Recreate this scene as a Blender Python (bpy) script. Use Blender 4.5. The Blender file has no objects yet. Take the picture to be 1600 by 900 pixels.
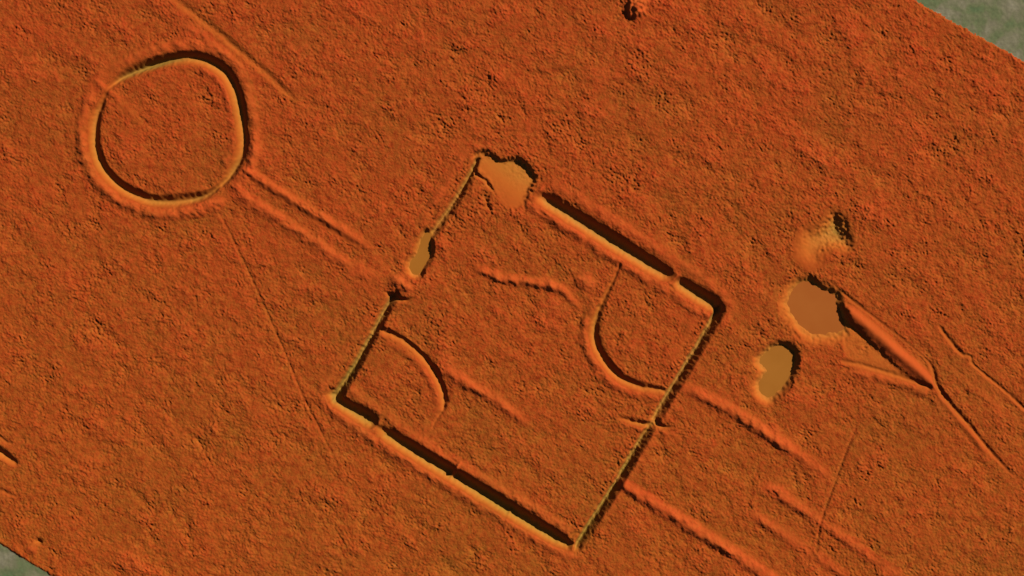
import bpy, math
import numpy as np
from mathutils import Vector

S = 0.5                                   # metres per survey unit (the survey grid used below)
CX, CY = 800.0, 450.0
C = bpy.context.scene.collection
scene = bpy.context.scene

# ------------------------------------------------------------------ camera, sky, sun, exposure
CAM_H = 1400.0
cd = bpy.data.cameras.new('camera'); cam = bpy.data.objects.new('camera', cd); C.objects.link(cam)
cam.location = (0, 0, CAM_H); cam.rotation_euler = (0, 0, 0)
cd.sensor_width = 36; cd.lens = 36 * CAM_H / 800.0
cd.clip_start = 10; cd.clip_end = 60000
scene.camera = cam

SUN_AZ, SUN_EL = 53.0, 38.0               # clockwise from picture top (north = +Y)
w = bpy.data.worlds.new('World'); scene.world = w; w.use_nodes = True
nt = w.node_tree; bg = nt.nodes['Background']
sky = nt.nodes.new('ShaderNodeTexSky'); sky.sky_type = 'NISHITA'; sky.sun_disc = False; sky.air_density = 0.5; sky.dust_density = 0.3
sky.sun_elevation = math.radians(SUN_EL); sky.sun_rotation = math.radians(SUN_AZ)
nt.links.new(sky.outputs[0], bg.inputs[0]); bg.inputs[1].default_value = 0.05
sl = bpy.data.lights.new('sun', 'SUN'); sl.energy = 5.0; sl.angle = math.radians(0.5); sl.color = (1, 0.96, 0.9)
sun = bpy.data.objects.new('sun', sl); C.objects.link(sun)
a, e = math.radians(SUN_AZ), math.radians(SUN_EL)
to_sun = Vector((math.sin(a) * math.cos(e), math.cos(a) * math.cos(e), math.sin(e)))
sun.rotation_euler = to_sun.to_track_quat('Z', 'Y').to_euler(); sun.location = (300, 300, 400)
scene.view_settings.view_transform = 'Standard'; scene.view_settings.look = 'None'
scene.view_settings.exposure = 1.48; scene.view_settings.gamma = 1.0

# ------------------------------------------------------------------ materials
def new_mat(name):
    m = bpy.data.materials.new(name); m.use_nodes = True
    n = m.node_tree.nodes; b = n['Principled BSDF']
    b.inputs['Roughness'].default_value = 0.95; b.inputs['Specular IOR Level'].default_value = 0.03
    return m, m.node_tree, b

def noise(t, scale, detail=4, rough=0.55, vec=None, dist=0.0):
    n = t.nodes.new('ShaderNodeTexNoise'); n.inputs['Scale'].default_value = scale
    n.inputs['Detail'].default_value = detail; n.inputs['Roughness'].default_value = rough
    n.inputs['Distortion'].default_value = dist
    if vec is not None: t.links.new(vec, n.inputs['Vector'])
    return n

def ramp(t, src, stops, interp='LINEAR'):
    r = t.nodes.new('ShaderNodeValToRGB'); r.color_ramp.interpolation = interp
    el = r.color_ramp.elements
    while len(el) < len(stops): el.new(0.5)
    for q, (p, c) in zip(el, stops):
        q.position = p; q.color = c if len(c) == 4 else (*c, 1)
    t.links.new(src, r.inputs[0]); return r

def mix(t, fac, a_, b_, mode='MIX'):
    m = t.nodes.new('ShaderNodeMix'); m.data_type = 'RGBA'; m.blend_type = mode
    for sock, v in ((m.inputs[0], fac), (m.inputs[6], a_), (m.inputs[7], b_)):
        if isinstance(v, (int, float)): sock.default_value = v
        elif isinstance(v, tuple): sock.default_value = (*v, 1)
        else: t.links.new(v, sock)
    return m.outputs[2]

def soil_material():
    m, t, b = new_mat('red clay soil')
    tc = t.nodes.new('ShaderNodeTexCoord'); P = tc.outputs['Object']
    at = t.nodes.new('ShaderNodeAttribute'); at.attribute_name = 'relief'
    ad = t.nodes.new('ShaderNodeMath'); ad.operation = 'MULTIPLY_ADD'        # metres -9..+4 to 0..1
    ad.inputs[1].default_value = 1 / 13; ad.inputs[2].default_value = 9 / 13
    t.links.new(at.outputs['Fac'], ad.inputs[0])
    base = ramp(t, ad.outputs[0], [
        (0.08, (0.1350, 0.0615, 0.0097)),    # silted ditch bottoms: ochre
        (0.32, (0.1665, 0.0525, 0.0071)),
        (0.50, (0.1613, 0.0375, 0.0046)),
        (0.692, (0.1283, 0.0226, 0.0028)),  # the field itself
        (0.765, (0.1545, 0.0248, 0.0036)),  # thrown up banks: redder subsoil
        (0.96, (0.1762, 0.0285, 0.0046))])
    # broad patches of redder and more ochre soil
    n1 = noise(t, 0.011, 5, 0.6, P)
    r1 = ramp(t, n1.outputs['Fac'], [(0.34, (0.88, 1.02, 0.95)), (0.5, (1, 1, 1)), (0.66, (1.05, 0.95, 1.0))])
    c = mix(t, 1.0, base.outputs[0], r1.outputs[0], 'MULTIPLY')
    # the south-west half carries a little more ochre silt
    sx = t.nodes.new('ShaderNodeSeparateXYZ'); t.links.new(P, sx.inputs[0])
    sm = t.nodes.new('ShaderNodeMath'); sm.operation = 'MULTIPLY_ADD'; sm.inputs[1].default_value = 0.0016; sm.inputs[2].default_value = 0.5
    ssum = t.nodes.new('ShaderNodeMath'); ssum.operation = 'ADD'
    t.links.new(sx.outputs[1], ssum.inputs[0]); t.links.new(sx.outputs[0], ssum.inputs[1]); ssum.inputs[1].default_value = 0
    half = t.nodes.new('ShaderNodeMath'); half.operation = 'MULTIPLY'; half.inputs[1].default_value = 1.0
    t.links.new(sx.outputs[1], half.inputs[0]); t.links.new(half.outputs[0], sm.inputs[0])
    r0 = ramp(t, sm.outputs[0], [(0.1, (0.97, 1.10, 0.98)), (0.9, (1.02, 0.93, 1.02))])
    c = mix(t, 1.0, c, r0.outputs[0], 'MULTIPLY')
    # clods: small patches of iron-red, ochre and dull olive earth
    at2 = t.nodes.new('ShaderNodeAttribute'); at2.attribute_name = 'cloddy'
    rough_f = at2.outputs['Fac']
    n2 = noise(t, 0.22, 4, 0.62, P, 0.4)
    r2 = ramp(t, n2.outputs['Fac'], [(0.30, (0.70, 0.52, 0.50)), (0.43, (0.94, 0.90, 0.90)), (0.6, (1.04, 1.05, 1.1)), (0.75, (1.12, 1.22, 1.5))])
    c = mix(t, rough_f, c, r2.outputs[0], 'MULTIPLY')
    n3 = noise(t, 0.30, 3, 0.6, P)
    n3.inputs['Vector'].default_value = (0, 0, 0)
    mp = t.nodes.new('ShaderNodeMapping'); mp.inputs['Location'].default_value = (91, 37, 5); t.links.new(P, mp.inputs[0])
    t.links.new(mp.outputs[0], n3.inputs['Vector'])
    r3 = ramp(t, n3.outputs['Fac'], [(0.36, (0.97, 1.14, 1.1)), (0.5, (1, 1, 1)), (0.64, (1.03, 0.87, 0.95))])
    c = mix(t, rough_f, c, r3.outputs[0], 'MULTIPLY')
    t.links.new(c, b.inputs['Base Color'])
    nb = noise(t, 0.9, 5, 0.65, P)
    bp = t.nodes.new('ShaderNodeBump'); t.links.new(rough_f, bp.inputs['Strength']); bp.inputs['Distance'].default_value = 0.5
    t.links.new(nb.outputs['Fac'], bp.inputs['Height']); t.links.new(bp.outputs[0], b.inputs['Normal'])
    return m

def grass_material():
    m, t, b = new_mat('rough pasture')
    P = t.nodes.new('ShaderNodeTexCoord').outputs['Object']
    n1 = noise(t, 0.045, 6, 0.6, P, 0.3)
    r1 = ramp(t, n1.outputs['Fac'], [(0.34, (0.0375, 0.0510, 0.0210)), (0.46, (0.0495, 0.0525, 0.0232)), (0.56, (0.0660, 0.0585, 0.0330)), (0.70, (0.0975, 0.0840, 0.0540))])
    n2 = noise(t, 0.6, 5, 0.7, P)
    r2 = ramp(t, n2.outputs['Fac'], [(0.3, (0.86, 0.86, 0.86)), (0.7, (1.12, 1.12, 1.12))])
    t.links.new(mix(t, 1.0, r1.outputs[0], r2.outputs[0], 'MULTIPLY'), b.inputs['Base Color'])
    bp = t.nodes.new('ShaderNodeBump'); bp.inputs['Strength'].default_value = 0.3; bp.inputs['Distance'].default_value = 0.3
    t.links.new(n2.outputs['Fac'], bp.inputs['Height']); t.links.new(bp.outputs[0], b.inputs['Normal'])
    return m

def water_material(name, c0, c1):
    m, t, b = new_mat(name)
    P = t.nodes.new('ShaderNodeTexCoord').outputs['Object']
    n1 = noise(t, 0.06, 3, 0.5, P)
    r = ramp(t, n1.outputs['Fac'], [(0.35, c0), (0.65, c1)])
    t.links.new(r.outputs[0], b.inputs['Base Color'])
    b.inputs['Roughness'].default_value = 0.55; b.inputs['Specular IOR Level'].default_value = 0.05
    n2 = noise(t, 1.2, 3, 0.5, P)
    bp = t.nodes.new('ShaderNodeBump'); bp.inputs['Strength'].default_value = 0.12; bp.inputs['Distance'].default_value = 0.1
    t.links.new(n2.outputs['Fac'], bp.inputs['Height']); t.links.new(bp.outputs[0], b.inputs['Normal'])
    return m

SOIL = soil_material(); GRASS = grass_material()
MUD_A = water_material('muddy brown water', (0.1254, 0.0314, 0.0032), (0.1313, 0.0345, 0.0039))
MUD_B = water_material('muddy ochre water', (0.1215, 0.0419, 0.0037), (0.1294, 0.0454, 0.0045))

# ------------------------------------------------------------------ survey grid
STEP = 1.2
def axis(lo, hi):
    core = np.arange(lo, hi + STEP, STEP)
    out, d, x = [], STEP, 0.0
    while x < 40000:
        d *= 1.35; x += d; out.append(x)
    out = np.array(out)
    return np.concatenate([core[0] - out[::-1], core, core[-1] + out]), len(out), len(core)
ax, ox, nx = axis(-80, 1680)
ay, oy, ny = axis(-60, 960)
X, Y = np.meshgrid(ax, ay)                # X right, Y down the picture
NR, NC = X.shape

def sstep(t):
    t = np.clip(t, 0, 1); return t * t * (3 - 2 * t)

# band limited fractal relief, periodic
rng = np.random.default_rng(7)
NP = 1800
fx = np.fft.fftfreq(NP, STEP)[None, :]; fy = np.fft.fftfreq(NP, STEP)[:, None]
def band(lam, bw=0.45, stretch=1.0, ang=0.0, seed=0):
    r = np.random.default_rng(seed)
    wn = np.fft.fft2(r.standard_normal((NP, NP)))
    ca, sa = math.cos(ang), math.sin(ang)
    u = fx * ca + fy * sa; v = -fx * sa + fy * ca
    k = np.hypot(u * stretch, v) + 1e-9
    f = np.exp(-0.5 * (np.log(k * lam) / bw) ** 2)
    n = np.real(np.fft.ifft2(wn * f)); return n / n.std()
idx_c = (np.round((ax - ax[ox]) / STEP).astype(np.int64)) % NP
idx_r = (np.round((ay - ay[oy]) / STEP).astype(np.int64)) % NP
def samp(n): return n[np.ix_(idx_r, idx_c)]
DIAG = math.radians(33)
n_fine = samp(band(5.6, 0.28, 1.05, DIAG, 1))
n_small = samp(band(9.8, 0.34, 1.1, DIAG, 2))
n_mid = samp(band(25.0, 0.45, 1.1, DIAG, 3))
n_big = samp(band(80.0, 0.5, 1.6, DIAG, 4))
n_mask = samp(band(120.0, 0.6, 1.0, 0, 5)); n_mask2 = samp(band(45.0, 0.5, 1.4, DIAG, 6))
n_jit = samp(band(15.0, 0.7, 1.0, 0, 8)); n_jit2 = samp(band(7.0, 0.4, 1.0, 0, 9))

near_c = np.ones(NC); near_c[:ox] = near_c[ox + nx:] = 0
near_r = np.ones(NR); near_r[:oy] = near_r[oy + ny:] = 0
NEAR = near_r[:, None] * near_c[None, :]

HF = np.zeros_like(X)                     # earthworks
SM = np.zeros_like(X)                     # how smooth the surface is there
RG = np.zeros_like(X)                     # extra roughness
ID = np.zeros(X.shape, np.int32)          # which thing or part owns the vertex
PARTS = {}                                # id -> part entry

def catmull(p, n=8):
    p = np.array(p, float)
    q = np.vstack([2 * p[0] - p[1], p, 2 * p[-1] - p[-2]]); out = []
    for i in range(1, len(q) - 2):
        for t in np.arange(n) / n:
            out.append(0.5 * (2 * q[i] + (q[i+1] - q[i-1]) * t + (2*q[i-1] - 5*q[i] + 4*q[i+1] - q[i+2]) * t*t
                              + (3*q[i] - q[i-1] - 3*q[i+1] + q[i+2]) * t**3))
    out.append(q[-2]); return np.array(out)

def bbox(pts, pad):
    x0, y0 = pts[:, 0].min() - pad, pts[:, 1].min() - pad; x1, y1 = pts[:, 0].max() + pad, pts[:, 1].max() + pad
    c0, c1 = np.searchsorted(ax, [x0, x1]); r0, r1 = np.searchsorted(ay, [y0, y1])
    return slice(r0, r1), slice(c0, c1)

def dist_line(pts, sl):
    """distance to a polyline, with the point's own parameters carried along; signed: + on the right of the travel direction"""
    x, y = X[sl], Y[sl]; best = np.full(x.shape, 1e9); par = [np.zeros(x.shape) for _ in range(pts.shape[1] - 2)]; sg = np.zeros(x.shape)
    for p, q in zip(pts[:-1], pts[1:]):
        d = q[:2] - p[:2]; L = d @ d + 1e-9
        t = np.clip(((x - p[0]) * d[0] + (y - p[1]) * d[1]) / L, 0, 1)
        ex, ey = x - p[0] - t * d[0], y - p[1] - t * d[1]
        dd = ex * ex + ey * ey; m = dd < best
        best = np.where(m, dd, best)
        sg = np.where(m, np.sign(d[0] * ey - d[1] * ex), sg)
        for k in range(len(par)): par[k] = np.where(m, p[2 + k] + t * (q[2 + k] - p[2 + k]), par[k])
    return np.sqrt(best), par, sg

class Bit:
    def __init__(s, name, label=None): s.name, s.label = name, label
_next = [1]
def new_id(thing, name, label=None):
    i = _next[0]; _next[0] += 1; PARTS[i] = (thing, name, label); return i
THINGS = {}
def thing(key, name, label, cat, at, group=None):
    THINGS[key] = dict(name=name, label=label, cat=cat, at=at, group=group); return key

def own(sl, mask, pid):
    ID[sl] = np.where(mask, pid, ID[sl])

def ditch(pid, pts, curve=True, floor=0.22, jit=1.0, smooth=0.97, skew=0.0, add=False):
    """pts: x, y, half width, depth.  A ditch cut down from the surface (the deeper of crossing cuts wins)."""
    pts = catmull(pts) if curve else np.array(pts, float)
    sl = bbox(pts, 40); d, (hw, dp), sg = dist_line(pts, sl)
    d = d + jit * (0.6 * n_jit[sl] + 0.12 * n_jit2[sl])
    hw = np.maximum(hw, 0.5) * (1 - skew * sg)
    t = np.clip(d, 0, None) / hw
    q = (t - floor) / (1 - floor)
    f = 1 - (0.45 * sstep(q) + 0.55 * np.clip(q, 0, 1))
    cut = -dp * f
    if add: HF[sl] += cut
    else: HF[sl] = np.where(f > 0, np.minimum(HF[sl] * (1 - f) + cut, HF[sl]), HF[sl])
    SM[sl] = np.maximum(SM[sl], smooth * (1 - sstep((t - 0.75) / 0.4)))
    if pid: own(sl, t < 1.0, pid)

def bank(pid, pts, curve=True, jit=1.0, smooth=0.45, own_it=True, lump=0.15, skew=0.0):
    """pts: x, y, half width (1.0 -> foot of the bank), height."""
    pts = catmull(pts) if curve else np.array(pts, float)
    sl = bbox(pts, 40); d, (hw, ht), sg = dist_line(pts, sl)
    d = np.clip(d + jit * (0.8 * n_jit[sl] + 0.4 * n_jit2[sl]), 0, None)
    t = d / (np.maximum(hw, 0.5) * (1 - skew * sg))
    f = np.where(t < 1, 0.5 + 0.5 * np.cos(np.pi * np.clip(t, 0, 1)), 0)
    HF[sl] += ht * (1 + lump * n_mid[sl]) * f
    SM[sl] = np.maximum(SM[sl], smooth * sstep(1.3 - t))
    if pid and own_it: own(sl, (t < 0.8), pid)

def poly_sd(poly, sl):
    """signed distance to polygon (inside positive), and outward unit direction"""
    x, y = X[sl], Y[sl]; poly = np.array(poly, float); n = len(poly)
    best = np.full(x.shape, 1e9); bx = np.zeros(x.shape); by = np.zeros(x.shape); inside = np.zeros(x.shape, bool)
    for i in range(n):
        p, q = poly[i], poly[(i + 1) % n]; d = q - p
        t = np.clip(((x - p[0]) * d[0] + (y - p[1]) * d[1]) / (d @ d + 1e-9), 0, 1)
        ex, ey = x - p[0] - t * d[0], y - p[1] - t * d[1]; dd = ex * ex + ey * ey
        m = dd < best; best = np.where(m, dd, best); bx = np.where(m, ex, bx); by = np.where(m, ey, by)
        c = (p[1] > y) != (q[1] > y)
        with np.errstate(divide='ignore', invalid='ignore'):
            inside ^= c & (x < (q[0] - p[0]) * (y - p[1]) / (q[1] - p[1] + 1e-12) + p[0])
    d = np.sqrt(best); s = np.where(inside, d, -d)
    k = np.maximum(d, 1e-6); sg = np.where(inside, -1, 1)
    return s, sg * bx / k, sg * by / k

def round_poly(poly, n=5):
    p = np.array(poly, float); p = np.vstack([p[-1], p, p[0], p[1]]); out = []
    for i in range(1, len(p) - 2):
        for t in np.arange(n) / n:
            out.append(0.5 * (2*p[i] + (p[i+1]-p[i-1])*t + (2*p[i-1]-5*p[i]+4*p[i+1]-p[i+2])*t*t + (3*p[i]-p[i-1]-3*p[i+1]+p[i+2])*t**3))
    return np.array(out)

def tilt_pit(pid, poly, depth, wall, ramp_from, ramp_to, jit=1.0, smooth=0.9, end=0.0, rim=0.0):
    """a pit with a steep wall all round whose floor climbs from ramp_from to ramp_to"""
    poly = round_poly(poly); sl = bbox(poly, 30); s, _, _ = poly_sd(poly, sl)
    s = s + jit * (0.9 * n_jit[sl] + 0.7 * n_jit2[sl])
    a_, b_ = np.array(ramp_from, float), np.array(ramp_to, float); d = b_ - a_
    u = np.clip(((X[sl] - a_[0]) * d[0] + (Y[sl] - a_[1]) * d[1]) / (d @ d), 0, 1)
    f = sstep(s / wall); r = 1 - (1 - end) * u
    HF[sl] = np.where(f > 0, np.minimum(HF[sl], HF[sl] * (1 - f) - depth * r * f), HF[sl])
    SM[sl] = np.maximum(SM[sl], smooth * sstep((s + 1) / 5))
    if pid: own(sl, s > 0, pid)

def basin(pid, poly, depth, w_ne, w_sw, jit=1.0, smooth=0.8):
    """a pond basin: flat inside the polygon (below the water), climbing outwards, steep on its north-east side"""
    poly = round_poly(poly); sl = bbox(poly, 60); s, dx, dy = poly_sd(poly, sl)
    ne = dx * 0.73 - dy * 0.68
    wd = w_sw + (w_ne - w_sw) * sstep(0.5 + 0.8 * ne)
    s = s + jit * (1.0 * n_jit[sl] + 0.7 * n_jit2[sl])
    f = np.where(s > 0, 1.0, 1 - sstep(-s / wd))
    inner = np.clip(s, 0, 6) * 0.12
    HF[sl] = np.where(f > 0, np.minimum(HF[sl], HF[sl] * (1 - f) - depth * f - inner), HF[sl])
    SM[sl] = np.maximum(SM[sl], np.where(s > -wd * 0.8, smooth, 0) )
    if pid: own(sl, s > -wd * 0.85, pid)

def mound(pid, x, y, rx, ry, h, ang=0, jit=0.1, smooth=0.4, own_it=True):
    pts = np.array([[x - rx, y - ry], [x + rx, y + ry]]); sl = bbox(pts, max(rx, ry) + 10)
    ca, sa = math.cos(ang), math.sin(ang)
    u = (X[sl] - x) * ca + (Y[sl] - y) * sa; v = -(X[sl] - x) * sa + (Y[sl] - y) * ca
    t = np.clip(np.hypot(u / rx, v / ry) + jit * n_jit[sl] * 0.7, 0, None)
    f = np.where(t < 1, 0.5 + 0.5 * np.cos(np.pi * np.clip(t, 0, 1)), 0)
    HF[sl] += h * f; SM[sl] = np.maximum(SM[sl], smooth * sstep((1 - t) * 3))
    if pid and own_it: own(sl, t < 0.82, pid)

# ================================================================== EARTHWORKS
# ---- ring enclosure
T = thing('ring', 'circular_enclosure', 'round ditched enclosure with an outer bank in the red soil', 'earthwork', (265, 203))
ring = [(170,136,5,1),(190,120,8.4,3.83),(212,109,9.5,4.74),(240,99,10.5,5.47),(266,92,11,4.46),(290,89,11,3.5),(312,91,11.5,3.5),(333,99,12,3.5),
        (351,112,12,3.5),(363,130,12,3.5),(371,152,12,3.4),(376,176,11,3.3),(379,200,10.5,3.1),(381,220,10,3),(376,244,10,2.8),(366,264,9,3.51),
        (353,281,7.5,2.7),(340,293,6,2.16),(325,303,8,2.97),(305,310,9.5,3.78),(281,314,10.5,3),(257,315,11,3.1),(234,313,11,3.1),(213,306,11,3.1),
        (192,295,11,3.1),(173,279,11,3.1),(159,261,11,3.1),(150,241,10.5,3.1),(146.5,220,10,3.1),(147,198,10,3),(150,180,9,2.8),(156,166,8,2.2),(163,150,5,0.8),(170,136,5,1)]
cxy = np.array([265.0, 203.0])
def offs(path, o, hw, ht):
    out = []
    for i, p in enumerate(path):
        v = np.array(p[:2]) - cxy; v = v / np.linalg.norm(v); q = np.array(p[:2]) + v * o
        out.append((q[0], q[1], hw, ht))
    return out
bk = new_id('ring', 'bank')
ob = offs(ring, 19, 13, 1.25)
ob = [(x, y, hw, ht * (0.35 if (x > 335 and y > 285) or (x < 190 and y < 150) else (0.85 if y < 200 else 1.4))) for x, y, hw, ht in ob]
bank(bk, ob, jit=1.2, smooth=0.5)
ib = offs(ring[5:16], -17, 9, 0.7)
bank(0, ib, jit=1.5, smooth=0.3)
dt = new_id('ring', 'ditch')
ditch(dt, [(a_, b_, c_, d_ * 1.4) for a_, b_, c_, d_ in ring], floor=0.12, skew=-0.1, jit=0.7)
bank(new_id('ring', 'causeway'), [(152,128,6.5,0.54),(166,140,7.8,0.9),(178,150,7.8,0.72),(190,163,7.8,0.42),(214,188,9.1,0.3)], jit=0.8)

# ---- square enclosure
T = thing('square', 'square_enclosure', 'large square ditched enclosure turned like a diamond', 'earthwork', (822, 545))
sb = new_id('square', 'bank', 'inner bank along the upper right ditch')
bank(sb, [(832,323,11,1.12),(880,353,12,1.4),(940,392,12,1.4),(1000,429,12,1.4),(1038,453,11,1.26)], curve=False)
bank(sb, [(1056,463,11,1.26),(1085,483,11,1.8),(1104,494,10,1.62)], curve=False)
sb = new_id('square', 'bank', 'outer bank along the upper right ditch')
bank(sb, [(868,290,14,0.6),(950,340,14,0.8),(1050,403,14,0.8),(1128,458,14,0.8),(1142,478,13,0.6),(1128,505,10,0.5)], curve=False)
sb = new_id('square', 'bank', 'outer bank along the lower left ditch')
bank(sb, [(505,625,12,1.1),(520,640,13,1.3),(570,678,13,1.2),(610,704,12,1.3),(680,747,12,1.4),(760,795,12,1.2),(830,838,12,1.2),(880,866,12,1.2),(905,872,10,0.7)], curve=False)
sb = new_id('square', 'bank', 'inner bank along the lower left ditch')
bank(sb, [(540,605,13,1.1),(600,648,12,0.7),(640,680,13,0.9),(740,740,14,1.1),(820,788,14,1.2),(885,828,12,1.2)], curve=False)
sb = new_id('square', 'bank', 'low bank beside the left hand ditch')
bank(sb, [(724,240,10,0.5),(690,300,10,0.6),(656,350,10,0.5)], curve=False)
bank(0, [(500,610,12,0.7),(530,560,10,0.4),(570,500,10,0.4)], curve=False)
bank(0, [(1100,540,10,0.6),(1062,600,10,0.6),(1040,650,8,0.4),(985,740,10,0.5),(940,810,11,0.6)], curve=False)
bank(0, [(1085,500,8,0.4),(1050,560,8,0.4)], curve=False)

d = new_id('square', 'ditch', 'wide upper right ditch, black with shadow')
ditch(d, [(846,309,12,3.5),(856,314,15,5.7),(900,341,15.5,5.9),(967,383,16,6.1),(1015,413,16,6.1),(1040,428,14,4.8),(1050,434,9,1.2)], curve=False, floor=0.18)
ditch(d, [(1054,438,9,1.2),(1064,444,14,4.9),(1090,460,15,5.7),(1113,474,15,5.7),(1118,479,13,5.4)], curve=False, floor=0.18)
d = new_id('square', 'ditch', 'wide lower left ditch, black with shadow')
ditch(d, [(521,617,12,5.4),(527,627,13,5.7),(545,638,14,5.8),(575,655,16,5.9),(583,661,14,4.1),(588,666,6,1.6)], curve=False, floor=0.18)
ditch(d, [(592,668,6,1.6),(604,679,13,5.1),(640,701,15,5.9),(700,738,15,6.2),(760,775,15,6.2),(820,812,15,6.1),(870,842,13.5,5.8),(887,851,10,4.6)], curve=False, floor=0.18)
d = new_id('square', 'ditch', 'narrow right hand ditch, ochre along its foot')
ditch(d, [(1121,484,9.41,8.54),(1109,506,9.41,7.12),(1091,538,9.41,7.12),(1071,570,9.98,7.43),(1057,594,9.98,7.43),(1045,613,9.41,6.48),(1031,637,9.41,6.48),(1020,654,8.35,4.43)], curve=False, floor=0.1, skew=0.4, jit=0.9, smooth=0.7)
ditch(d, [(1016,662,8.35,4.43),(1001,686,9.41,6.00),(986,712,9.41,6.80),(961,756,9.41,7.12),(931,803,9.41,7.12),(910,836,9.41,7.12),(900,853,7.32,6.17)], curve=False, floor=0.1, skew=0.4, jit=0.9, smooth=0.7)
d = new_id('square', 'ditch', 'narrow upper left ditch running into the pond')
ditch(d, [(744,250,7.32,5.22),(732,274,7.90,5.69),(715,303,8.35,5.69),(698,330,8.94,5.69),(684,349,8.35,5.22),(675,362,8.35,5.22)], floor=0.1, skew=0.4, jit=0.9, smooth=0.7)
d = new_id('square', 'ditch', 'narrow lower left ditch from the pond down to the corner')
ditch(d, [(614,462,8.35,7.12),(605,474,8.94,7.12),(589,504,8.94,7.12),(571,537,8.94,7.12),(551,573,9.41,7.59),(533,601,10.45,8.07),(523,618,10.45,9.01)], curve=False, floor=0.1, skew=0.4, jit=0.9, smooth=0.7)
ditch(d, [(610,462,7,2.6),(622,468,5,1.8),(636,468,3.5,0.8)], floor=0.05)
# little gullies that cut across the ditches
g = new_id('square', 'gully')
ditch(g, [(968,653,3.38,0.72),(985,658,5.4,2.34),(1002,662,6.75,3.24),(1013,664,6.75,3.24)], floor=0.05)
ditch(g, [(1024,655,6.5,4.08),(1029,664,6.5,4.08),(1040,668,4.55,2.04),(1052,667,2.6,0.68)], floor=0.05)
bank(0, [(974,664,5,0.4),(1002,672,7,1.0)], curve=False)
bank(0, [(1036,676,6,0.9),(1056,682,6,0.4)], curve=False)
d = new_id('square', 'gully')
ditch(d, [(893,838,4,1.2),(900,833,3.5,1.3),(912,835,3,0.8)], floor=0.05)
ditch(0, [(700,712,2,0.3),(712,722,3,0.9),(719,720,2.5,0.8)], floor=0.05, add=True)
bank(0, [(702,752,3,0.8),(708,742,4,2.6),(714,731,4,3.2),(719,722,3,1.0)], curve=False, jit=0.4)
bank(0, [(790,815,3,0.5),(794,807,3.5,1.8),(798,799,3,1.5)], curve=False, jit=0.4)
ditch(0, [(888,345,2,0.7),(888,356,2.5,0.8)], curve=False, floor=0.05, add=True)
cw = new_id('square', 'causeway', 'small causeway over the lower left ditch')
bank(cw, [(577,676,5,0.8),(590,663,5,1.0),(596,655,4,0.5)], curve=False, jit=0.4)
mound(0, 598, 677, 7, 4, 0.9, math.radians(30))
cw = new_id('square', 'causeway', 'small causeway over the upper right ditch')
bank(cw, [(1046,446,5,0.7),(1053,437,5,1.3),(1059,431,4,0.9)], curve=False, jit=0.4)
ditch(0, [(1047,447,3,1.0),(1053,452,3.5,1.2)], curve=False, floor=0.1, add=True)
cw = new_id('square', 'causeway', 'narrow neck of red earth between pit and ditch')
bank(cw, [(838,313,6,0.5),(842,303,6,1.1),(847,293,5,0.7)], curve=False, jit=0.4)
ditch(0, [(841,328,2.5,0.5),(850,336,3,0.9),(862,343,2.5,0.4)], floor=0.1, add=True)

# ---- curved ditches inside the square
thing('arc_w', 'curved_ditch', 'curved ditch cutting off the left corner of the square enclosure', 'ditch', (655, 560))
b_ = new_id('arc_w', 'bank')
bank(b_, [(605,537,8,0.4),(634,549,9,0.7),(656,571,9,0.9),(670,592,9,0.9),(681,616,8,0.7),(683,640,7,0.4)])
d = new_id('arc_w', 'ditch')
ditch(d, [(590,512,6,2.2),(600,518,7,2.4),(627,530,7.5,2.7),(655,552,8,3.1),(676,577,8.5,3.5),(689,603,8.5,3.5),(694,626,8,3.4),(691,641,5,1.9),(683,654,3.5,1.2),(676,668,3,1.1)], floor=0.1)
thing('arc_e', 'curved_ditch', 'curved ditch cutting off the right corner of the square enclosure', 'ditch', (945, 550))
b_ = new_id('arc_e', 'bank')
bank(b_, [(924,480,9,0.5),(915,505,10,1.1),(914,533,11,1.3),(924,561,11,1.2),(941,583,11,1.1),(963,603,11,1.1),(995,617,10,0.9),(1025,622,8,0.6)])
d = new_id('arc_e', 'ditch')
ditch(d, [(968,414,3,1.2),(957,440,3.5,1.4),(946,462,5,1.9),(936,484,7,2.7),(930,506,9,3.5),(930,530,10,3.9),(937,551,10,3.9),(951,572,10,3.9),(971,591,10,3.8),(1000,604,9,3.2),(1022,608,8,2.7),(1040,611,7,2.7)], floor=0.1)

# ---- pit in the top corner
thing('pit_n', 'borrow_pit', 'smooth floored orange pit at the top corner of the square enclosure', 'pit', (795, 285))
d = new_id('pit_n', 'pit_floor')
tilt_pit(d, [(736,241),(750,231),(767,237),(783,246),(802,244),(816,246),(830,258),(839,276),(838,291),(826,308),(818,322),(800,330),(779,316),(768,296),(757,281),(746,270),(741,257)],
         4.8, 8, (826,250), (778,312), jit=1.3, end=0.06, smooth=1.0)
ditch(0, [(738,262,3.5,1.4),(744,272,4,2.2),(756,280,4,2.4),(765,291,4,2.0),(771,300,3,0.8)], floor=0.1, add=True, smooth=0.2)
ditch(0, [(757,305,3.5,1.4),(760,318,5,2.2),(766,328,4,1.4)], floor=0.1, add=True, smooth=0)
bank(0, [(835,280,4,0.5),(827,300,5,0.9),(820,322,5,0.6)], curve=False)
ditch(0, [(826,300,3,0.8),(820,316,4,1.4),(820,330,3,0.6)], floor=0.1, add=True, smooth=0)
mound(0, 742, 300, 22, 10, 0.5, math.radians(-60)); mound(0, 746, 232, 26, 12, 0.8, math.radians(25))

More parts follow.
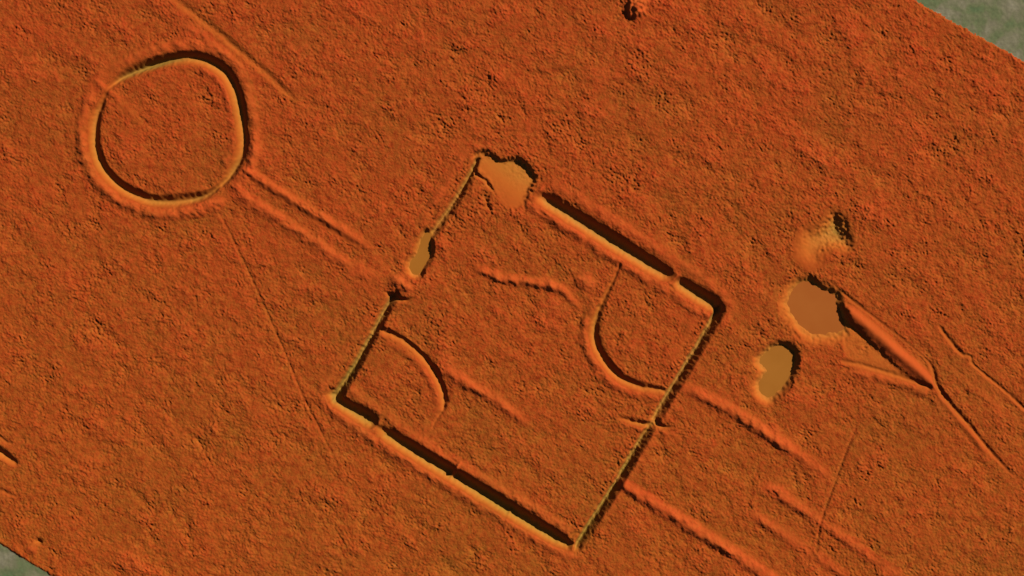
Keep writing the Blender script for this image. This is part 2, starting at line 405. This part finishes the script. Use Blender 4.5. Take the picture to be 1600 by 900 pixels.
# ---- ponds
P1 = [(1254,442),(1268,442),(1285,453),(1306,462),(1307,474),(1314,489),(1317,514),(1296,519),(1268,518),(1252,507),(1241,491),(1235,477),(1240,463),(1244,452)]
P2 = [(1218.7,540),(1231,542.7),(1240,550),(1242,559),(1239,576),(1234,589),(1226,601),(1214,612),(1203,620),(1192,613),(1189,601),(1196,588),(1203,578),(1195,572),(1190,562),(1204,548)]
P3 = [(665,363),(671,367),(672,378),(672,398),(663,413),(655,428),(645,428),(640,417),(643,407),(651,397),(655,385),(659,373)]
thing('pond_e', 'pond', 'large flat brown pond at the upper end of the straight dam', 'pond', (1275, 480))
thing('pond_s', 'pond', 'curved ochre pond ringed by a steep black edge', 'pond', (1217, 578))
thing('pond_w', 'pond', 'small ochre pond in the left ditch of the square enclosure', 'pond', (655, 398))
WL = {'pond_e': -4.72, 'pond_s': -5.45, 'pond_w': -4.95}
# dam and its ditches first
thing('dam', 'earth_dam', 'straight orange earth dam running away from the large pond', 'embankment', (1385, 530))
thing('holl', 'hollow', 'wedge shaped hollow in the shade of the straight dam', 'hollow', (1375, 560))
bank(new_id('dam', 'dam_crest'), [(1310,474,8,0.9),(1328,488,14,2.2),(1358,513,15,2.6),(1398,549,15,2.6),(1433,578,14,2.4),(1450,594,12,2),(1460,606,6,0.8)], curve=False, jit=0.3, smooth=1.0, lump=0.03)
tilt_pit(new_id('holl', 'hollow_floor'), [(1309,482),(1317,489),(1328,499),(1352,522),(1392,560),(1428,589),(1456,606),(1440,604),(1410,594),(1375,582),(1345,574),(1322,556),(1316,540),(1316,515)],
         2.3, 6, (1375,530), (1350,580), jit=0.7, smooth=0.6, end=0.12)
thing('drain1', 'drain', 'thin dark drain running from the dam tip towards the lower right', 'ditch', (1510, 660))
d = new_id('drain1', 'channel')
ditch(d, [(1297,440,2.5,0.6),(1318,458,3.5,1.1),(1345,480,3.5,0.9),(1378,505,3,0.7),(1420,538,3,0.6),(1446,560,3.5,0.8),(1458,577,4.5,1.4),(1465,603,5.5,1.8),(1486,633,5.5,1.7),(1515,665,5.5,1.6),(1543,700,5,1.4),(1570,730,4,0.8),(1590,750,2,0.2)], floor=0.08, jit=0.6, smooth=0.6)
bank(0, [(1468,622,7,0.7),(1505,664,7,0.7),(1540,706,6,0.5)], jit=0.6, smooth=0.7)
thing('drain2', 'drain', 'faint kinked drain between the thin dark drain and the right edge', 'ditch', (1530, 580))
d = new_id('drain2', 'channel')
ditch(0, [(1462,525,12,0.23),(1500,575,14,0.36),(1545,612,13,0.36),(1600,658,12,0.32),(1660,712,10,0.27)], floor=0.3, smooth=0.2)
ditch(d, [(1469,511,3.3,1.02),(1486,534,4.4,1.4),(1504,554,3.85,1.27),(1517,557,3.3,1.27),(1521,569,3.85,1.4),(1545,590,4.4,1.4),(1573,613,4.4,1.27),(1600,638,4.4,1.27),(1660,695,4.4,1.02)], floor=0.08, jit=0.8)
thing('toe', 'shallow_ditch', 'shallow curved ditch along the lower side of the wedge shaped hollow', 'ditch', (1400, 590))
ditch(new_id('toe', 'channel'), [(1318,565,5,0.85),(1345,570,6,1.7),(1375,579,6,1.87),(1410,590,5.5,1.7),(1452,605,5,1.53)], floor=0.1)
bank(0, [(1330,583,10,0.9),(1380,592,10,1.1),(1445,614,8,0.9)])
basin(new_id('pond_e', 'basin'), P1, 3.8, 13, 25)
basin(new_id('pond_s', 'basin'), P2, 4.4, 10, 18, jit=0.7)
basin(new_id('pond_w', 'basin'), P3, 4.0, 8, 9, jit=0.6)
ditch(0, [(1189,570,3,1.4),(1188,580,4,1.8),(1192,586,3,1.5)], floor=0.1, smooth=0.4)
ditch(0, [(1258,428,3,0.5),(1243,418,2.5,0.6),(1234,411,2,0.3)], floor=0.1, smooth=0.2)
bank(0, [(1226,478,8,0.3),(1232,498,11,0.8),(1246,516,11,0.9),(1262,527,9,0.6)])
mound(0, 1252, 530, 18, 8, 0.5, math.radians(20))
ditch(0, [(635,398,3,0.9),(632,406,3.5,1.3),(628,409,2.5,0.6)], floor=0.1, smooth=0.2)
ditch(0, [(608,420,2.5,0.8),(617,426,3,1.0)], curve=False, floor=0.1, smooth=0.2)
thing('plug', 'mound', 'lumpy red mound blocking the left ditch just below the small pond', 'mound', (626, 447))
m_ = new_id('plug', 'mound_top')
mound(m_, 622, 440, 21, 16, 3.0, math.radians(20)); mound(0, 636, 450, 13, 9, 2.0)
ditch(0, [(604,457,3,1.5),(611,463,6,5.5),(622,467,5,4.0),(636,469,3.5,2.0),(646,466,2.5,0.5)], floor=0.1, jit=0.6)

# ---- pits and mounds
thing('pit_e', 'pit', 'shallow pit with a black speckled rim above the large pond', 'pit', (1288, 375))
tilt_pit(new_id('pit_e', 'pit_floor'), [(1252,350),(1275,346),(1288,334),(1304,322),(1324,336),(1336,360),(1340,386),(1328,400),(1305,398),(1295,404),(1285,420),(1262,424),(1244,412),(1236,395),(1240,372)],
         6.4, 30, (1316,352), (1250,412), jit=1.4, smooth=0.85, end=0.1)
thing('mound_n', 'mound', 'bright round mound throwing a black shadow near the top edge', 'mound', (993, 12))
mound(new_id('mound_n', 'mound_top'), 994, 12, 21, 23, 5.6, jit=0.13)
mound(0, 1003, 2, 16, 12, 1.2)
thing('cut_sw', 'short_ditch', 'short black ditch at the left edge of the picture', 'ditch', (5, 712))
ditch(new_id('cut_sw', 'channel'), [(-40,674,9.45,3.78),(-10,700,9.45,3.78),(8,713,9.45,3.51),(22,723,6.75,2.16),(27,728,4.05,0.54)], floor=0.1)
thing('cut_sw2', 'short_ditch', 'very short dark scrape above the black ditch at the left edge', 'ditch', (8, 690))
ditch(new_id('cut_sw2', 'channel'), [(-4,680,3,0.9),(6,688,4,1.3),(18,694,3,0.7)], floor=0.1)
thing('cut_sw3', 'short_ditch', 'thin scrape below the black ditch at the left edge', 'ditch', (10, 770))
ditch(new_id('cut_sw3', 'channel'), [(-10,762,3,0.9),(8,769,3.5,1.1),(24,776,2.5,0.5)], floor=0.1)
thing('mound_sw', 'mound', 'small mound beside a black hole near the lower left edge', 'mound', (50, 858))
mound(new_id('mound_sw', 'mound_top'), 49, 859, 12, 10, 1.3)
mound(0, 60, 847, 9, 7, -3.2, smooth=0.3)
thing('mound_in', 'mound', 'low bright mound left of the right hand curved ditch', 'mound', (912, 442))
mound(new_id('mound_in', 'mound_top'), 914, 440, 24, 16, 2.2, math.radians(35))

# ---- low banks: the two avenues, ridges inside the square, tracks
def low(key, label, pts, group=None, **k):
    thing(key, 'low_bank', label, 'bank', (pts[len(pts)//2][0], pts[len(pts)//2][1]), group)
    bank(new_id(key, 'bank_top'), [(x - 1.5, y + 3, hw * 1.15, ht * 1.25) for x, y, hw, ht in pts], smooth=0.5, skew=0.2 if key != 'av1s' else -0.1, lump=0.12, **k)
AV1 = 'pair of low banks joining the circle and the square'; AV2 = 'pair of low banks leading away from the right hand ditch'
low('av1n', 'upper of the two low banks between the circle and the square', [(388,266,9,0.81),(400,274,10,1.49),(438,300,10,1.49),(490,331,11,1.35),(530,355,11,1.35),(575,383,9,0.68)], AV1, jit=0.9)
low('av1s', 'lower of the two low banks between the circle and the square', [(368,291,11,0.54),(385,306,13.2,1.08),(438,339,13.2,1.17),(497,378,13.2,1.17),(545,411,13.2,1.08),(585,430,11,0.45)], AV1, jit=0.9)
ditch(0, [(392,278,5,0.3),(440,308,5,0.5),(500,346,6,0.6),(560,382,5,0.3)], floor=0.2, add=True)
low('av2n', 'upper of the two low banks leading away from the right hand ditch', [(1060,600,10,0.48),(1090,614,12,1.2),(1137,637,12,1.56),(1180,664,12,1.92),(1225,693,12,1.8),(1255,713,10,0.84),(1290,738,9,0.48)], AV2, jit=0.9)
low('av2s', 'lower of the two low banks leading away from the right hand ditch', [(965,747,8,0.46),(985,762,12,1.26),(1040,797,13,1.72),(1085,825,13,1.72),(1130,852,13,1.72),(1175,882,13,1.61),(1220,912,12,1.38),(1280,950,10,0.69)], AV2, jit=0.9)
low('r1', 'wavy low bank in the upper half of the square enclosure', [(745,418,8,0.5),(765,425,10,1.62),(790,434,10,1.75),(815,437,10,1.5),(845,441,10,1.75),(872,447,10,1.5),(888,460,7,1),(902,475,6,0.5)], jit=0.9)
low('r2', 'straight low bank beside the left hand curved ditch', [(700,575,9,0.5),(715,588,11,1.2),(745,606,11,1.4),(780,627,11,1.2),(806,646,9,0.8),(822,658,8,0.3)], jit=0.9)
low('r3', 'faint low bank starting right of the lower avenue bank', [(1196,758,8,0.38),(1215,768,12,1.12),(1250,793,11,0.98),(1290,818,9,0.52),(1324,842,10,0.98),(1360,868,9,0.6),(1400,893,9,0.3)], jit=0.9)
low('r4', 'short low bank just below the faint bank near the lower edge', [(1180,805,9,0.38),(1197,815,12,1.12),(1225,833,11,0.68),(1255,855,10,0.52),(1320,895,9,0.45)], jit=0.9)
thing('trk', 'sunken_track', 'straight sunken track passing the top right of the circle', 'track', (370, 75))
ditch(new_id('trk', 'track_bed'), [(235,-35,7,0.8),(275,0,8,1.0),(310,27,8,1.1),(345,54,8,1.2),(378,83,8,1.2),(412,111,8,1.1),(440,137,8,1.0),(462,156,6,0.3)], floor=0.1, add=True, smooth=0.4, jit=0.8)
bank(0, [(290,42,9,0.4),(330,66,10,0.7),(365,95,9,0.6),(395,125,9,0.4)])
for key, lab, pts in (
    ('pa', 'hair thin straight path running down from below the circle', [(340,330,2.4,0.36),(356,358,2.64,0.76),(395,440,2.88,0.9),(440,540,2.88,0.9),(470,612,2.88,0.81),(500,672,2.64,0.81),(528,728,2.4,0.45)]),
    ('pb', 'hair thin dark path near the lower right', [(1338,668,2.53,0.9),(1322,705,3.04,1.35),(1304,755,3.04,1.35),(1290,792,3.04,1.24),(1281,822,2.78,1.12),(1276,862,2.53,0.68)])):
    thing(key, 'footpath', lab, 'path', pts[3][:2])
    ditch(new_id(key, 'path_bed'), pts, floor=0.05, add=True, jit=0.25, smooth=0.1)
# worn spots that read as dark flecks: scrapes, each too shapeless to be a thing
for (x, y, rx, ry, h, an) in ((960,272,14,8,-1.3,30),(990,291,9,11,-1.8,0),(690,200,5,20,-1.1,-8),(763,125,7,10,-1.2,0),(725,155,12,7,-1.1,30),(732,170,9,6,-1.0,0),
        (785,185,18,8,-0.9,35),(870,205,16,6,-0.8,35),(905,225,14,5,-0.8,35),(1030,155,12,8,-1.0,20),(510,790,12,8,-1.5,20),(1120,-5,9,8,-1.0,0),(150,17,8,12,-1.0,0),
        (965,530,7,11,-1.5,20),(975,522,4,9,0.8,30),(150,435,8,10,-0.9,20),(1597,395,8,14,-1.8,0),(1230,340,18,7,-0.9,30),(840,610,10,10,-1.0,0),(715,705,8,7,-0.9,0),
        (150,518,16,7,-0.9,25),(310,690,14,7,-1.2,50),(325,720,8,7,-0.9,0),(432,635,16,7,-1.0,20),(440,680,14,7,-0.9,25),(48,560,9,8,-0.8,0),(570,480,8,8,-0.8,0),
        (675,330,14,9,-1.2,-50),(705,345,8,12,-1.4,20),(560,300,10,7,-0.8,0),(456,120,12,8,-0.9,30),(320,20,12,8,-0.9,0),(965,55,9,7,-0.8,0),(1000,100,20,6,-0.7,75),
        (690,490,12,9,-0.7,0),(680,520,6,14,-0.7,10),(1290,470,5,3,0.0,0),(1360,855,12,6,-0.8,30),(1460,885,10,8,-0.9,0),(1365,850,8,6,-0.8,0),(1190,825,10,8,-0.9,0),
        (1210,772,9,8,-1.2,0),(1250,805,12,8,-1.0,30),(1485,230,20,6,-0.8,35),(1470,240,12,6,-0.8,35),(1290,110,14,7,-0.8,30),(1100,60,8,14,-0.7,10)):
    mound(0, x, y, rx * 1.1, ry * 1.1, h * 0.7, math.radians(an), jit=0.2, smooth=0.0)
    sl = bbox(np.array([[x, y]]), 30); RG[sl] = np.maximum(RG[sl], 0.7 * np.exp(-((X[sl]-x)**2 + (Y[sl]-y)**2) / (2 * (max(rx, ry)*0.9)**2)))
for (x, y, r, v) in ((1302,358,22,0.95),(1316,378,18,0.95),(820,262,20,0.8),(758,315,22,0.8),(700,345,20,0.7),(573,650,14,0.8),(990,640,28,0.5),(740,150,28,0.5),(690,200,14,0.45),(790,195,24,0.4),(900,225,26,0.35),(975,285,26,0.5),(740,320,24,0.5),(950,470,16,0.5),(930,600,22,0.4),(830,800,22,0.35),(1330,860,30,0.4),(590,700,18,0.4),(860,385,16,0.3),(1190,530,14,0.5),(1230,340,24,0.35)):
    sl = bbox(np.array([[x, y]]), 80); RG[sl] = np.maximum(RG[sl], v * np.exp(-((X[sl]-x)**2 + (Y[sl]-y)**2) / (2 * r**2)))

for pl in ([(743,250),(674,362)], [(612,462),(522,618)], [(1120,484),(899,853)]):
    p_ = np.array([(x, y, 0) for x, y in pl], float); sl = bbox(p_, 40); dd, _, _ = dist_line(p_, sl)
    RG[sl] = np.maximum(RG[sl], 0.95 * np.exp(-((dd - 8) / 9) ** 2) * sstep(0.5 + 0.45 * n_mask2[sl]))
RG = np.maximum(RG, 0.5 * sstep((n_mask2 - 1.1) / 1.2) * NEAR)
# ---- survey noise = clods and hollows of the bare field
amp = (0.92 + 0.16 * n_mask + 0.14 * n_mask2 + 0.08 * (X - 500) / 600 * (Y < 450)).clip(0.45, 1.5)
amp = np.where(NEAR > 0, amp, 0.9)
pits = np.minimum(np.clip(n_small - 0.9, 0, None), 1.6)
pits2 = np.clip(n_fine - 1.0, 0, 1.5)
lumps = np.clip(-n_small - 1.4, 0, 1.2)
N = (0.165 * n_fine + 0.20 * n_small + 0.21 * n_mid + 0.40 * n_big - 0.52 * pits - 0.36 * pits2 + 0.12 * lumps) * amp
N *= 0.88
N = N * (1 - SM) + RG * (1 - 0.5 * SM) * (0.22 * n_small + 0.16 * n_fine)
spx = np.gradient(ax); spy = np.gradient(ay)
fade = np.minimum(1, (STEP * 3 / np.maximum(spx[None, :], spy[:, None])) ** 2)
N *= fade

# ---- field edges: the stripped red ground is a strip; pasture lies a little lower on both sides
jag = 0.8 * n_jit * NEAR
e_tr = (Y - 0.56 * (X - 1426)) / 1.146 + jag
e_bl = (848.5 + 0.62 * X - Y) / 1.176 + jag * 0.5
e_tr = np.where(X > 3500, -50, e_tr); e_bl = np.where(X < -2500, -50, e_bl)
inside = np.minimum(e_tr, e_bl)
stepdown = sstep((1.5 - inside) / 4.0)
for _ in range(2):
    for ax_ in (0, 1):
        HF = 0.5 * HF + 0.25 * (np.roll(HF, 1, ax_) + np.roll(HF, -1, ax_))
HF *= 1.3
H = HF + N
H = H * (1 - stepdown) + stepdown * (-1.3 + (0.05 * n_mid + 0.04 * n_small + 0.1 * n_big) * fade)
is_grass = inside < -1.0
ID = np.where(is_grass, -1, ID)
REL = HF + 0.9 * N
WX = (X - CX) * S; WY = (CY - Y) * S

# ------------------------------------------------------------------ cut the one surface into its things
gx_ = np.gradient(H, axis=1) / np.gradient(WX, axis=1); gy_ = np.gradient(H, axis=0) / np.gradient(WY, axis=0)
nl = np.sqrt(gx_ ** 2 + gy_ ** 2 + 1)
NRM = np.stack([-gx_ / nl, -gy_ / nl, 1 / nl], -1).reshape(-1, 3).astype(np.float32)
CO = np.stack([WX, WY, H], -1).reshape(-1, 3).astype(np.float32)
RELF = REL.reshape(-1).astype(np.float32)
CLOD = np.clip(1 - 0.9 * SM + 0.4 * RG, 0.12, 1).reshape(-1).astype(np.float32)
ii = np.arange(NR * NC).reshape(NR, NC)
# Y grows downwards: this order faces up
Q = np.stack([ii[1:, :-1], ii[1:, 1:], ii[:-1, 1:], ii[:-1, :-1]], -1).reshape(-1, 4)
hh = H.reshape(-1)[Q]; flip = np.abs(hh[:, 0] - hh[:, 2]) > np.abs(hh[:, 1] - hh[:, 3])
Q[flip] = np.roll(Q[flip], 1, axis=1)       # split each quad along its flatter diagonal
FID = np.max(np.stack([ID[1:, :-1], ID[1:, 1:], ID[:-1, 1:], ID[:-1, :-1]], -1), -1).reshape(-1)

def build(name, quads, mat, parent=None, origin=(0, 0, 0)):
    u, inv = np.unique(quads, return_inverse=True); inv = inv.reshape(-1)
    me = bpy.data.meshes.new(name); n = len(quads)
    me.vertices.add(len(u)); me.vertices.foreach_set('co', (CO[u] - np.array(origin, np.float32)).reshape(-1))
    me.loops.add(n * 4); me.loops.foreach_set('vertex_index', inv.astype(np.int32))
    me.polygons.add(n); me.polygons.foreach_set('loop_start', np.arange(0, n * 4, 4, dtype=np.int32))
    me.update(calc_edges=True); me.shade_smooth()
    me.normals_split_custom_set_from_vertices(NRM[u])
    at = me.attributes.new('relief', 'FLOAT', 'POINT'); at.data.foreach_set('value', RELF[u])
    at = me.attributes.new('cloddy', 'FLOAT', 'POINT'); at.data.foreach_set('value', CLOD[u])
    me.materials.append(mat)
    o = bpy.data.objects.new(name, me); C.objects.link(o)
    if parent: o.parent = parent
    else: o.location = origin
    return o

order = np.argsort(FID, kind='stable'); sf = FID[order]
cuts = np.flatnonzero(np.diff(sf)) + 1
groups = {int(FID[g[0]]): Q[g] for g in np.split(order, cuts)}
g = build('ground', groups.pop(0), SOIL); g['kind'] = 'structure'; g['label'] = 'bare red clay ground covered in small clods and hollows'
g = build('grass_field', groups.pop(-1), GRASS); g['kind'] = 'structure'; g['label'] = 'dull green and grey pasture beyond the red ground'

# things whose only piece is one surface are that one mesh; the rest get an empty
count = {}
for pid in groups: count[PARTS[pid][0]] = count.get(PARTS[pid][0], 0) + 1
ROOT = {}
def tagup(o, t):
    o['label'] = t['label']; o['category'] = t['cat']
    if t['group']: o['group'] = t['group']
for key, t in THINGS.items():
    if count.get(key, 0) == 1 and not key.startswith('pond'): continue
    if count.get(key, 0) == 0: continue
    o = bpy.data.objects.new(t['name'], None); C.objects.link(o)
    o.location = ((t['at'][0] - CX) * S, (CY - t['at'][1]) * S, 0); tagup(o, t); ROOT[key] = o
for pid in sorted(groups):
    key, nm, lab = PARTS[pid]; t = THINGS[key]
    org = ((t['at'][0] - CX) * S, (CY - t['at'][1]) * S, 0)
    if key in ROOT:
        o = build(nm, groups[pid], SOIL, ROOT[key], org)
        if lab: o['label'] = lab
    else:
        o = build(t['name'], groups[pid], SOIL, None, org); tagup(o, t)

# pond water: sheets with their own depth of shore, a little wider than the flat so the bank meets them
def water(key, poly, mat):
    import bmesh
    p = round_poly(poly, 6); c = p.mean(0); at = THINGS[key]['at']
    q = c + (p - c) * (1 + 5.0 / np.linalg.norm(p - c, axis=1, keepdims=True))
    bm = bmesh.new()
    top = [bm.verts.new(((x - at[0]) * S, (at[1] - y) * S, WL[key])) for x, y in q]
    low_ = [bm.verts.new(((x - at[0]) * S, (at[1] - y) * S, WL[key] - 1.2)) for x, y in q]
    f = bm.faces.new(top); n = len(top)
    for i in range(n): bm.faces.new((top[i], low_[i], low_[(i + 1) % n], top[(i + 1) % n]))
    bm.faces.new(low_[::-1]); bmesh.ops.recalc_face_normals(bm, faces=bm.faces)
    bmesh.ops.triangulate(bm, faces=[x for x in bm.faces if len(x.verts) > 4])
    me = bpy.data.meshes.new('water'); bm.to_mesh(me); bm.free(); me.materials.append(mat)
    o = bpy.data.objects.new('water', me); C.objects.link(o); o.parent = ROOT[key]
water('pond_e', P1, MUD_A); water('pond_s', P2, MUD_B); water('pond_w', P3, MUD_B)
